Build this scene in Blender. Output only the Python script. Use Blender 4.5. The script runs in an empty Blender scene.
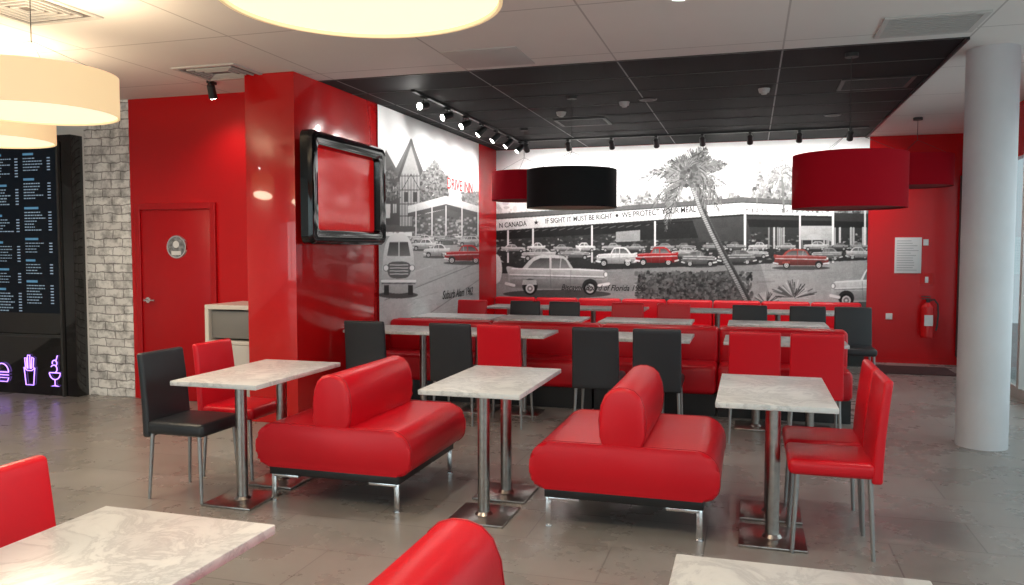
import bpy, bmesh, math, random
import numpy as np
from mathutils import Vector, Matrix
random.seed(4); rng = np.random.default_rng(7)
scene = bpy.context.scene
COL = scene.collection
try:
    scene.view_settings.view_transform = 'Standard'
except Exception as e:
    print(e)

# ------------------------------------------------------------------ materials
def new_mat(name):
    m = bpy.data.materials.new(name); m.use_nodes = True
    nt = m.node_tree
    return m, nt, nt.nodes['Principled BSDF']
def pmat(name, col, rough=0.5, metal=0.0, coat=0.0, bump=0.0, bscale=200, var=0.0, emis=None, estr=0, spec=None, coatr=.08):
    m, nt, b = new_mat(name)
    b.inputs['Base Color'].default_value = (*col, 1)
    b.inputs['Roughness'].default_value = rough
    b.inputs['Metallic'].default_value = metal
    b.inputs['Coat Weight'].default_value = coat
    b.inputs['Coat Roughness'].default_value = coatr
    if spec is not None: b.inputs['Specular IOR Level'].default_value = spec
    if emis:
        b.inputs['Emission Color'].default_value = (*emis, 1); b.inputs['Emission Strength'].default_value = estr
    if bump or var:
        tc = nt.nodes.new('ShaderNodeTexCoord'); n = nt.nodes.new('ShaderNodeTexNoise')
        n.inputs['Scale'].default_value = bscale; n.inputs['Detail'].default_value = 3
        nt.links.new(tc.outputs['Object'], n.inputs['Vector'])
        if bump:
            bp = nt.nodes.new('ShaderNodeBump'); bp.inputs['Strength'].default_value = bump; bp.inputs['Distance'].default_value = 0.002
            nt.links.new(n.outputs['Fac'], bp.inputs['Height']); nt.links.new(bp.outputs['Normal'], b.inputs['Normal'])
        if var:
            r = nt.nodes.new('ShaderNodeValToRGB')
            r.color_ramp.elements[0].position = .3; r.color_ramp.elements[1].position = .7
            r.color_ramp.elements[0].color = (*[c*(1-var) for c in col], 1)
            r.color_ramp.elements[1].color = (*[min(1, c*(1+var)) for c in col], 1)
            nt.links.new(n.outputs['Fac'], r.inputs['Fac']); nt.links.new(r.outputs['Color'], b.inputs['Base Color'])
    return m

M_redleather = pmat('red_leather', (0.62, 0.004, 0.014), 0.34, bump=.2, bscale=70, spec=.4)
M_redpiping = pmat('red_piping', (0.42, 0.003, 0.009), 0.4)
M_blackleather = pmat('black_leather', (0.020, 0.021, 0.025), 0.42, bump=.25, bscale=90)
M_redgloss = pmat('red_gloss_paint', (0.56, 0.004, 0.005), 0.22, coat=1, spec=.3, coatr=.03)
M_redwall = pmat('red_wall_paint', (0.54, 0.004, 0.007), 0.24, spec=.4)
M_reddoor = pmat('red_door_paint', (0.44, 0.004, 0.008), 0.3, spec=.35)
M_chrome = pmat('chrome', (0.75, 0.75, 0.77), 0.15, 1)
M_steel = pmat('brushed_steel', (0.40, 0.37, 0.35), 0.28, 1, var=.12, bscale=30)
M_leggrey = pmat('grey_metal_leg', (0.36, 0.36, 0.36), 0.35, .8)
M_black = pmat('black_satin', (0.012, 0.012, 0.013), 0.4)
M_blackgloss = pmat('black_gloss', (0.004, 0.004, 0.005), 0.06, coat=.3)
M_white = pmat('white_paint', (0.78, 0.77, 0.75), 0.6, var=.02, bscale=3)
M_pillar = pmat('pillar_paint', (0.60, 0.60, 0.63), 0.6, var=.03, bscale=4)
M_cream = pmat('cream_laminate', (0.66, 0.62, 0.56), 0.4)
M_palelam = pmat('pale_grey_laminate', (0.50, 0.48, 0.45), 0.4)
M_greylam = pmat('grey_laminate', (0.20, 0.19, 0.18), 0.4)
M_dark = pmat('dark_metal', (0.03, 0.03, 0.03), 0.5)
M_ventdark = pmat('vent_shadow', (0.12, 0.11, 0.11), 0.8)
M_ventgrey = pmat('vent_grey', (0.50, 0.49, 0.48), 0.6)
M_redshade = pmat('red_fabric_shade', (0.36, 0.003, 0.012), 0.8, bump=.3, bscale=300, spec=.1)
M_blackshade = pmat('black_fabric_shade', (0.010, 0.010, 0.011), 0.8, bump=.3, bscale=300, spec=.2)
M_shadein = pmat('shade_inner', (0.30, 0.26, 0.20), 0.8)
M_shadered = pmat('shade_inner_red', (0.22, 0.02, 0.02), 0.8)
M_creamshade = pmat('cream_fabric_shade', (0.8, 0.66, 0.45), 0.8, emis=(1, .68, .34), estr=.55, bump=.2, bscale=300)
M_diffuser = pmat('lit_diffuser', (0.9, 0.85, 0.7), 0.8, emis=(1, .86, .60), estr=1.0)
M_lamp = pmat('lit_lamp_lens', (1, 1, 1), 0.5, emis=(1, .97, .9), estr=30)
M_neon = pmat('neon_violet', (.6, .4, 1), 0.5, emis=(.42, .22, 1.0), estr=2.4)
M_screen = pmat('tv_screen', (0.55, 0.006, 0.006), 0.12, coat=.3, emis=(.6, .006, .006), estr=.42)  # reflected wall red is put into the colour, with a glow added
M_paper = pmat('paper', (0.75, 0.74, 0.74), 0.6)
M_ink = pmat('ink', (0.02, 0.02, 0.02), 0.7)
M_inklight = pmat('ink_grey', (0.35, 0.35, 0.36), 0.7)
M_badge = pmat('badge_grey', (0.25, 0.25, 0.26), 0.3, .3, var=.6, bscale=28)
M_redink = pmat('red_ink', (0.55, 0.01, 0.01), 0.7)
M_extred = pmat('extinguisher_red', (0.65, 0.01, 0.012), 0.25, coat=.4)
M_mat = pmat('door_mat', (0.06, 0.02, 0.02), 0.95, bump=.5, bscale=200)
M_pave = pmat('pavement', (0.35, 0.35, 0.34), 0.9, var=.1, bscale=4)

def grid_mat(name, c1, c2, line, bw, bh, mortar, rough, nscale=2.0, offset=0.0, shift=(0, 0, 0), bump=.2, lo=.72, hi=1.0, rot=None, spec=.5, roughvar=0, distort=0):
    m, nt, b = new_mat(name)
    tc = nt.nodes.new('ShaderNodeTexCoord'); mp = nt.nodes.new('ShaderNodeMapping')
    mp.inputs['Location'].default_value = shift
    if rot: mp.inputs['Rotation'].default_value = rot
    nt.links.new(tc.outputs['Object'], mp.inputs['Vector'])
    vec = mp.outputs['Vector']
    if distort:
        dn = nt.nodes.new('ShaderNodeTexNoise'); dn.inputs['Scale'].default_value = 9; dn.inputs['Detail'].default_value = 4
        nt.links.new(tc.outputs['Object'], dn.inputs['Vector'])
        sb = nt.nodes.new('ShaderNodeVectorMath'); sb.operation = 'SUBTRACT'; sb.inputs[1].default_value = (.5, .5, .5)
        sc = nt.nodes.new('ShaderNodeVectorMath'); sc.operation = 'SCALE'; sc.inputs['Scale'].default_value = distort
        ad = nt.nodes.new('ShaderNodeVectorMath'); ad.operation = 'ADD'
        nt.links.new(dn.outputs['Color'], sb.inputs[0]); nt.links.new(sb.outputs[0], sc.inputs[0]); nt.links.new(sc.outputs[0], ad.inputs[0]); nt.links.new(vec, ad.inputs[1]); vec = ad.outputs[0]
    br = nt.nodes.new('ShaderNodeTexBrick'); br.offset = offset; br.squash = 1
    br.inputs['Scale'].default_value = 1; br.inputs['Brick Width'].default_value = bw; br.inputs['Row Height'].default_value = bh
    br.inputs['Mortar Size'].default_value = mortar; br.inputs['Mortar Smooth'].default_value = .1; br.inputs['Bias'].default_value = 0
    br.inputs['Color1'].default_value = (*c1, 1); br.inputs['Color2'].default_value = (*c2, 1); br.inputs['Mortar'].default_value = (*line, 1)
    nt.links.new(vec, br.inputs['Vector'])
    n = nt.nodes.new('ShaderNodeTexNoise'); n.inputs['Scale'].default_value = nscale; n.inputs['Detail'].default_value = 8; n.inputs['Roughness'].default_value = .65
    nt.links.new(tc.outputs['Object'], n.inputs['Vector'])
    r = nt.nodes.new('ShaderNodeValToRGB'); r.color_ramp.elements[0].position = .3 if not distort else .38; r.color_ramp.elements[1].position = .7 if not distort else .56
    r.color_ramp.elements[0].color = (lo, lo, lo, 1); r.color_ramp.elements[1].color = (hi, hi, hi, 1)
    nt.links.new(n.outputs['Fac'], r.inputs['Fac'])
    mx = nt.nodes.new('ShaderNodeMixRGB'); mx.blend_type = 'MULTIPLY'; mx.inputs['Fac'].default_value = 1
    nt.links.new(br.outputs['Color'], mx.inputs['Color1']); nt.links.new(r.outputs['Color'], mx.inputs['Color2'])
    nt.links.new(mx.outputs['Color'], b.inputs['Base Color'])
    b.inputs['Roughness'].default_value = rough; b.inputs['Specular IOR Level'].default_value = spec
    if roughvar:
        mr = nt.nodes.new('ShaderNodeMapRange'); mr.inputs['From Min'].default_value = .3; mr.inputs['From Max'].default_value = .7
        mr.inputs['To Min'].default_value = rough-roughvar; mr.inputs['To Max'].default_value = rough+roughvar
        nt.links.new(n.outputs['Fac'], mr.inputs['Value']); nt.links.new(mr.outputs['Result'], b.inputs['Roughness'])
    bp = nt.nodes.new('ShaderNodeBump'); bp.inputs['Strength'].default_value = bump; bp.inputs['Distance'].default_value = .003; bp.invert = True
    nt.links.new(br.outputs['Fac'], bp.inputs['Height']); nt.links.new(bp.outputs['Normal'], b.inputs['Normal'])
    return m
M_floor = grid_mat('floor_tiles', (0.262, 0.245, 0.228), (0.295, 0.276, 0.257), (0.17, 0.158, 0.147), .9, .45, .004, .28, nscale=1.6, offset=.5, shift=(.2, .1, 0), lo=.74, spec=.5, roughvar=.05)
M_ceil = grid_mat('ceiling_tiles', (0.72, 0.70, 0.68), (0.74, 0.72, 0.70), (0.46, 0.44, 0.43), 1.25, 1.25, .007, .85, nscale=.6, shift=(1.04, .1, 0), bump=.1, lo=.94)
M_ceilblack = grid_mat('black_ceiling_tiles', (0.006, 0.006, 0.007), (0.009, 0.009, 0.010), (0.34, 0.34, 0.34), 1.25, 20, .007, .7, nscale=2, shift=(1.04, 5, 0), bump=.1, spec=.15)
M_brick = grid_mat('brick_wallpaper', (0.95, 0.93, 0.91), (0.74, 0.72, 0.71), (0.36, 0.34, 0.33), .23, .085, .006, .7, nscale=10, offset=.5, rot=(math.radians(-90), 0, 0), bump=.3, lo=.50, distort=.05)

def marble():
    m, nt, b = new_mat('marble')
    tc = nt.nodes.new('ShaderNodeTexCoord')
    n = nt.nodes.new('ShaderNodeTexNoise'); n.inputs['Scale'].default_value = 4.5; n.inputs['Detail'].default_value = 9; n.inputs['Roughness'].default_value = .68; n.inputs['Distortion'].default_value = 1.0
    nt.links.new(tc.outputs['Object'], n.inputs['Vector'])
    r = nt.nodes.new('ShaderNodeValToRGB'); e = r.color_ramp.elements
    e[0].position = .36; e[0].color = (.68, .68, .675, 1); e[1].position = .64; e[1].color = (.72, .72, .71, 1)
    k = e.new(.46); k.color = (.62, .62, .62, 1); k = e.new(.505); k.color = (.49, .49, .495, 1); k = e.new(.55); k.color = (.67, .67, .665, 1)
    nt.links.new(n.outputs['Fac'], r.inputs['Fac']); nt.links.new(r.outputs['Color'], b.inputs['Base Color'])
    b.inputs['Roughness'].default_value = .28
    return m
M_marble = marble()

def glassmat():
    m = bpy.data.materials.new('window_glass'); m.use_nodes = True; nt = m.node_tree; nt.nodes.clear()
    o = nt.nodes.new('ShaderNodeOutputMaterial'); t = nt.nodes.new('ShaderNodeBsdfTransparent'); g = nt.nodes.new('ShaderNodeBsdfGlossy')
    t.inputs['Color'].default_value = (.8, .86, .84, 1); g.inputs['Roughness'].default_value = .02
    mx = nt.nodes.new('ShaderNodeMixShader'); mx.inputs[0].default_value = .08
    nt.links.new(t.outputs[0], mx.inputs[1]); nt.links.new(g.outputs[0], mx.inputs[2]); nt.links.new(mx.outputs[0], o.inputs[0])
    return m
M_glass = glassmat()

def attrmat(name, rough=.5, emis=0.0):
    m, nt, b = new_mat(name)
    a = nt.nodes.new('ShaderNodeAttribute'); a.attribute_name = 'Col'
    nt.links.new(a.outputs['Color'], b.inputs['Base Color']); b.inputs['Roughness'].default_value = rough
    b.inputs['Specular IOR Level'].default_value = .15
    if emis:
        nt.links.new(a.outputs['Color'], b.inputs['Emission Color']); b.inputs['Emission Strength'].default_value = emis
    return m
M_mural = attrmat('printed_mural', .5)
M_menu = attrmat('menu_screen', .12, .7)

# ------------------------------------------------------------------ geometry helpers
def finish(bm, name, mat, smooth=True, angle=40):
    me = bpy.data.meshes.new(name)
    bmesh.ops.recalc_face_normals(bm, faces=bm.faces)
    bm.to_mesh(me); bm.free()
    if mat is not None:
        for mm in (mat if isinstance(mat, (list, tuple)) else [mat]): me.materials.append(mm)
    if smooth:
        me.polygons.foreach_set('use_smooth', [True]*len(me.polygons))
        try: me.set_sharp_from_angle(angle=math.radians(angle))
        except Exception: pass
    return me
def add_box(bm, x0, x1, y0, y1, z0, z1, bevel=0, seg=2, midx=0):
    r = bmesh.ops.create_cube(bm, size=1)
    vs = r['verts']
    for v in vs:
        v.co = Vector(((x0+x1)/2+v.co.x*(x1-x0), (y0+y1)/2+v.co.y*(y1-y0), (z0+z1)/2+v.co.z*(z1-z0)))
    fs = set(f for v in vs for f in v.link_faces)
    for f in fs: f.material_index = midx
    if bevel:
        es = list(set(e for v in vs for e in v.link_edges))
        bmesh.ops.bevel(bm, geom=es, offset=bevel, segments=seg, profile=.5, affect='EDGES')
def add_cyl(bm, p0, p1, r0, r1=None, seg=20, midx=0):
    r1 = r0 if r1 is None else r1
    p0 = Vector(p0); p1 = Vector(p1); d = p1-p0
    r = bmesh.ops.create_cone(bm, cap_ends=True, cap_tris=False, segments=seg, radius1=r0, radius2=r1, depth=d.length)
    q = Vector((0, 0, 1)).rotation_difference(d.normalized()).to_matrix().to_4x4()
    M = Matrix.Translation((p0+p1)/2) @ q
    for v in r['verts']: v.co = M @ v.co
    for f in set(f for v in r['verts'] for f in v.link_faces): f.material_index = midx
def box_me(name, mat, *a, bevel=0, seg=2):
    bm = bmesh.new(); add_box(bm, *a, bevel=bevel, seg=seg); return finish(bm, name, mat)
def cyl_me(name, mat, p0, p1, r0, r1=None, seg=24):
    bm = bmesh.new(); add_cyl(bm, p0, p1, r0, r1, seg); return finish(bm, name, mat)
def tube_me(name, mat, paths, r, res=4, cyclic=False):
    cu = bpy.data.curves.new(name, 'CURVE'); cu.dimensions = '3D'; cu.bevel_depth = r; cu.bevel_resolution = res; cu.use_fill_caps = True
    for pts in paths:
        s = cu.splines.new('POLY'); s.points.add(len(pts)-1)
        for i, p in enumerate(pts): s.points[i].co = (*p, 1)
        s.use_cyclic_u = cyclic
    o = bpy.data.objects.new(name, cu); COL.objects.link(o)
    dg = bpy.context.evaluated_depsgraph_get()
    me = bpy.data.meshes.new_from_object(o.evaluated_get(dg)); bpy.data.objects.remove(o); bpy.data.curves.remove(cu)
    me.materials.clear(); me.materials.append(mat); me.name = name
    return me
def text_me(body, size, mat, shear=0.0, align='CENTER', width=None):
    cu = bpy.data.curves.new('txt', 'FONT'); cu.body = body; cu.size = size; cu.shear = shear; cu.align_x = align; cu.align_y = 'CENTER'; cu.extrude = .0008
    cu.offset = size*.012
    o = bpy.data.objects.new('txt', cu); COL.objects.link(o)
    dg = bpy.context.evaluated_depsgraph_get()
    me = bpy.data.meshes.new_from_object(o.evaluated_get(dg)); bpy.data.objects.remove(o); bpy.data.curves.remove(cu)
    me.materials.clear(); me.materials.append(mat)
    if width:
        xs = [v.co.x for v in me.vertices]; s = width/(max(xs)-min(xs))
        for v in me.vertices: v.co.x *= s
    return me
def profile_me(name, mat, pts, y0, y1, rim=.02, seg=3):
    bm = bmesh.new()
    a = [bm.verts.new((x, y0, z)) for x, z in pts]; b = [bm.verts.new((x, y1, z)) for x, z in pts]
    n = len(pts)
    f0 = bm.faces.new(a); f1 = bm.faces.new(b[::-1])
    for i in range(n): bm.faces.new((a[i], b[i], b[(i+1) % n], a[(i+1) % n]))
    es = list(f0.edges)+list(f1.edges)
    bmesh.ops.bevel(bm, geom=es, offset=rim, segments=seg, profile=.5, affect='EDGES')
    return finish(bm, name, mat, angle=50)

def root(name, label, category, loc=(0, 0, 0), rot=0, group=None, kind=None):
    o = bpy.data.objects.new(name, None); o.empty_display_size = .1
    o.location = loc; o.rotation_euler = (0, 0, rot); COL.objects.link(o)
    o['label'] = label; o['category'] = category
    if group: o['group'] = group
    if kind: o['kind'] = kind
    return o
def part(name, me, parent, label=None, loc=(0, 0, 0), rot=(0, 0, 0)):
    o = bpy.data.objects.new(name, me); COL.objects.link(o); o.parent = parent; o.location = loc; o.rotation_euler = rot
    if label: o['label'] = label
    return o
def thing(name, me, label, category, loc=(0, 0, 0), rot=(0, 0, 0), group=None, kind=None):
    o = bpy.data.objects.new(name, me); COL.objects.link(o); o.location = loc; o.rotation_euler = rot
    o['label'] = label; o['category'] = category
    if group: o['group'] = group
    if kind: o['kind'] = kind
    return o
def struct(name, me, label='', cat='wall', loc=(0, 0, 0)):
    o = bpy.data.objects.new(name, me); COL.objects.link(o); o.location = loc
    o['kind'] = 'structure'; o['label'] = label; o['category'] = cat
    return o
def copy_thing(src, loc, rot, label=None):
    n = src.copy(); n.location = loc; n.rotation_euler = (0, 0, rot); COL.objects.link(n)
    if label: n['label'] = label
    for c in src.children:
        k = c.copy(); k.parent = n; COL.objects.link(k)
        for g in c.children:
            h = g.copy(); h.parent = k; COL.objects.link(h)
    return n

# ------------------------------------------------------------------ room shell
XL, XR, YF, YB, H = -8.2, 2.6, -3.5, 11.6, 3.0
MX = -3.7
BX = 1.45
struct('floor', box_me('floor', M_floor, XL-.1, XR+.1, YF-.1, YB+.1, -.1, 0), 'grey brown stone look floor tiles', 'floor')
struct('ceiling', box_me('ceiling', M_ceil, XL-.1, XR+.1, YF-.1, 6.4, H, H+.1), 'white tiled suspended ceiling', 'ceiling')
struct('ceiling.001', box_me('ceiling2', M_ceil, BX, XR+.1, 6.4, YB+.1, H, H+.1), 'white ceiling strip beside black ceiling', 'ceiling')
struct('ceiling.002', box_me('ceiling3', M_ceilblack, MX-.1, BX, 6.4, YB+.1, H, H+.1), 'black tiled ceiling over rear dining area', 'ceiling')
struct('ceiling.003', box_me('ceiling4', M_ceil, XL-.1, MX-.1, 6.4, 6.75, H, H+.1), 'white ceiling strip by red door wall', 'ceiling')
struct('wall_back', box_me('wall_back', M_redwall, MX, XR+.1, YB, YB+.1, 0, H), 'red painted rear wall carrying a mural', 'wall')
struct('wall_left', box_me('wall_left', M_redwall, MX-.1, MX, 7.55, YB, 0, H), 'red painted side wall carrying a mural', 'wall')
struct('wall_outer', box_me('wall_outer', M_white, XL-.1, XL, YF, 6.65, 0, H), 'plain white side wall', 'wall')
struct('wall_door', box_me('wall_door', M_redwall, -5.98, -4.18, 6.65, 6.75, 0, H), 'red painted wall with a red door', 'wall')
struct('wall_brick', box_me('wall_brick', M_brick, -6.54, -5.98, 6.65, 6.75, 0, H), 'whitewashed grey brick wallpaper wall', 'wall')
struct('wall_menu', box_me('wall_menu', M_white, XL, -6.54, 6.65, 6.75, 0, H), 'white wall behind the menu boards', 'wall')
struct('wall_column', box_me('wall_column', M_redgloss, -4.18, MX, 6.0, 7.55, 0, H, bevel=.004), 'glossy red square column carrying a television', 'column')
bm = bmesh.new(); add_cyl(bm, (1.72, 6.85, 0), (1.72, 6.85, H), .178, seg=64)
struct('wall_pillar', finish(bm, 'pillar', M_pillar), 'round white painted concrete pillar', 'pillar')
struct('wall_right', box_me('wall_right', M_redwall, XR, XR+.1, YF, YB, 2.45, H), 'red lintel above the glazed facade', 'wall')
struct('baseboard_right', box_me('baseboard_right', M_ventgrey, XR, XR+.1, YF, YB, 0, .12), 'grey metal sill of glazed facade', 'baseboard')
k = 1
for i in range(12):
    y = YB-.08-i*1.25
    if y > YF:
        struct('trim_%d' % k, box_me('mullion', M_dark if i < 1 else M_ventgrey, XR-.03, XR+.08, y-.035, y+.035, .12, 2.45), 'metal window mullion', 'window frame'); k += 1
        struct('window_%d' % k, box_me('pane', M_glass, XR+.03, XR+.04, max(YF, y-1.215), y-.035, .12, 2.45), 'clear glass facade pane', 'window')
struct('wall_front', box_me('wall_front', M_white, XL, XR, YF-.1, YF, 2.6, H), 'white lintel over shopfront glazing', 'wall')
for i in range(7):
    x = XR-.05-i*1.75
    struct('trim_%d' % (k+20+i), box_me('mullion', M_ventgrey, x-.04, x+.04, YF-.08, YF, 0, 2.6), 'metal shopfront mullion', 'window frame')
    if i < 6: struct('window_%d' % (k+20+i), box_me('pane', M_glass, x-1.71, x-.04, YF-.05, YF-.04, 0, 2.6), 'clear shopfront glass pane', 'window')
struct('trim_40', box_me('skirting', M_redwall, MX, XR, YB-.012, YB, 0, .08), 'red skirting board', 'baseboard')
thing('pavement', box_me('pavement', M_pave, -14, 16, -14, 20, -.16, -.11), 'grey concrete pavement outside the glazing', 'pavement', kind='structure')
struct('trim_41', box_me('cap', M_black, BX-.01, BX+.01, 6.4, YB, H-.02, H), 'thin black edge of dark ceiling', 'trim')
M_joint = pmat('dark_grid_joint', (.07, .07, .07), .6)
for i in range(8):
    y = 6.42+.62*i
    struct('trim_%d' % (50+i), box_me('joint', M_joint, MX, BX-.01, y-.006, y+.006, H-.004, H), 'thin dark ceiling grid bar', 'trim')

# ------------------------------------------------------------------ door
d = root('door_1', 'red flush door with round badge in red wall', 'door', (-5.44, 6.65, 0), kind='structure')
bm = bmesh.new()
add_box(bm, -.47, -.41, -.03, 0, 0, 1.96, .004); add_box(bm, .41, .47, -.03, 0, 0, 1.96, .004); add_box(bm, -.41, .41, -.03, 0, 1.90, 1.96, .004)
part('door_frame', finish(bm, 'door_frame', M_reddoor, False), d)
part('door_leaf', box_me('door_leaf', M_reddoor, -.405, .405, -.016, 0, .01, 1.89, bevel=.003), d)
bm = bmesh.new(); add_cyl(bm, (-.34, -.016, 1.0), (-.34, -.07, 1.0), .011); add_cyl(bm, (-.34, -.065, 1.0), (-.22, -.065, 1.0), .010); add_cyl(bm, (-.34, -.016, 1.0), (-.34, -.022, 1.0), .028)
part('handle', finish(bm, 'handle', M_chrome), d, 'chrome lever handle')
bm = bmesh.new(); add_cyl(bm, (0.02, -.016, 1.53), (0.02, -.030, 1.53), .12, .112, seg=48, midx=0); add_cyl(bm, (0.02, -.030, 1.53), (0.02, -.032, 1.53), .098, seg=48, midx=1)
add_cyl(bm, (0.02, -.032, 1.555), (0.02, -.034, 1.555), .035, seg=24, midx=2); add_box(bm, -.035, .075, -.034, -.032, 1.45, 1.49, midx=2)
part('badge', finish(bm, 'badge', [M_chrome, M_badge, M_paper]), d, 'round silver ringed badge with grey centre')

# ------------------------------------------------------------------ painting canvas for flat prints
class Canvas:
    def __init__(s, x0, y0, x1, y1, k):
        s.x0, s.y0, s.k = x0, y0, k
        s.w = int((x1-x0)*k); s.h = int((y1-y0)*k)
        s.a = np.ones((s.h, s.w, 3))*.9
        yy, xx = np.mgrid[0:s.h, 0:s.w]; s.X = x0+(xx+.5)/k; s.Y = y0+(yy+.5)/k
    def _bb(s, xa, ya, xb, yb):
        i0 = max(0, int((ya-s.y0)*s.k)-1); i1 = min(s.h, int((yb-s.y0)*s.k)+2)
        j0 = max(0, int((xa-s.x0)*s.k)-1); j1 = min(s.w, int((xb-s.x0)*s.k)+2)
        return slice(i0, max(i0, i1)), slice(j0, max(j0, j1))
    def put(s, sl, m, c, a=1.0):
        c = np.array(c if hasattr(c, '__len__') else (c, c, c), float)
        v = s.a[sl]; v[m] = v[m]*(1-a)+c*a
    def mask(s, pts, X, Y):
        m = np.zeros(X.shape, bool); n = len(pts)
        for i in range(n):
            xa, ya = pts[i]; xb, yb = pts[(i+1) % n]
            if ya == yb: continue
            m ^= ((ya > Y) != (yb > Y)) & (X < (xb-xa)*(Y-ya)/(yb-ya)+xa)
        return m
    def poly(s, pts, c, a=1.0, c2=None):
        xs = [p[0] for p in pts]; ys = [p[1] for p in pts]
        sl = s._bb(min(xs), min(ys), max(xs), max(ys)); X = s.X[sl]; Y = s.Y[sl]
        if X.size == 0: return
        m = s.mask(pts, X, Y)
        if c2 is None: s.put(sl, m, c, a); return
        c = np.array(c if hasattr(c, '__len__') else (c, c, c), float); c2 = np.array(c2 if hasattr(c2, '__len__') else (c2, c2, c2), float)
        t = np.clip((Y-min(ys))/(max(ys)-min(ys)+1e-6), 0, 1)[..., None]; g = c*(1-t)+c2*t
        v = s.a[sl]; v[m] = v[m]*(1-a)+g[m]*a
    def ell(s, x, y, rx, ry, c, a=1.0):
        sl = s._bb(x-rx, y-ry, x+rx, y+ry); X = s.X[sl]; Y = s.Y[sl]
        if X.size: s.put(sl, ((X-x)/rx)**2+((Y-y)/ry)**2 < 1, c, a)
    def line(s, pts, w, c, a=1.0):
        for (xa, ya), (xb, yb) in zip(pts[:-1], pts[1:]):
            sl = s._bb(min(xa, xb)-w, min(ya, yb)-w, max(xa, xb)+w, max(ya, yb)+w); X = s.X[sl]; Y = s.Y[sl]
            if X.size == 0: continue
            dx, dy = xb-xa, yb-ya; L = dx*dx+dy*dy+1e-9
            t = np.clip(((X-xa)*dx+(Y-ya)*dy)/L, 0, 1)
            s.put(sl, (X-xa-t*dx)**2+(Y-ya-t*dy)**2 < (w/2)**2, c, a)
    def foliage(s, x0, y0, x1, y1, n, r, lo, hi, shape=None, a=.9):
        for _ in range(n):
            x = random.uniform(x0, x1); y = random.uniform(y0, y1)
            if shape and not shape(x, y): continue
            s.ell(x, y, random.uniform(.3, 1)*r, random.uniform(.3, 1)*r, random.uniform(lo, hi), a)
    def blur(s, n=1):
        for _ in range(n):
            p = np.pad(s.a, ((1, 1), (1, 1), (0, 0)), 'edge')
            s.a = (p[:-2, 1:-1]+p[2:, 1:-1]+p[1:-1, :-2]+p[1:-1, 2:]+2*p[1:-1, 1:-1])/6
    def grain(s, amp):
        n = np.zeros((s.h, s.w))
        for k, w in ((2, .6), (4, .8), (9, .6), (25, .8)):
            q = rng.normal(size=(s.h//k+2, s.w//k+2)); n += w*np.kron(q, np.ones((k, k)))[:s.h, :s.w]
        m = np.clip(s.a.mean(-1)*1.0, 0, 1); f = np.where(m > .75, .15, 1.0)
        s.a *= (1+amp*(n*f)[..., None]/2)
        s.a = np.clip(s.a, 0.0, 1)
    def sample(s, px, py):
        fx = np.clip((px-s.x0)*s.k-.5, 0, s.w-1.001); fy = np.clip((py-s.y0)*s.k-.5, 0, s.h-1.001)
        i = fy.astype(int); j = fx.astype(int); u = (fx-j)[..., None]; v = (fy-i)[..., None]
        A = s.a
        return (A[i, j]*(1-u)+A[i, j+1]*u)*(1-v)+(A[i+1, j]*(1-u)+A[i+1, j+1]*u)*v
def smooth(pts, n=5):
    out = []; N = len(pts)
    for i in range(N):
        p0, p1, p2, p3 = [pts[(i+q) % N] for q in (-1, 0, 1, 2)]
        for k in range(n):
            t = k/n
            out.append(tuple(.5*((2*p1[d])+(-p0[d]+p2[d])*t+(2*p0[d]-5*p1[d]+4*p2[d]-p3[d])*t*t+(-p0[d]+3*p1[d]-3*p2[d]+p3[d])*t**3) for d in (0, 1)))
    return out
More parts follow.
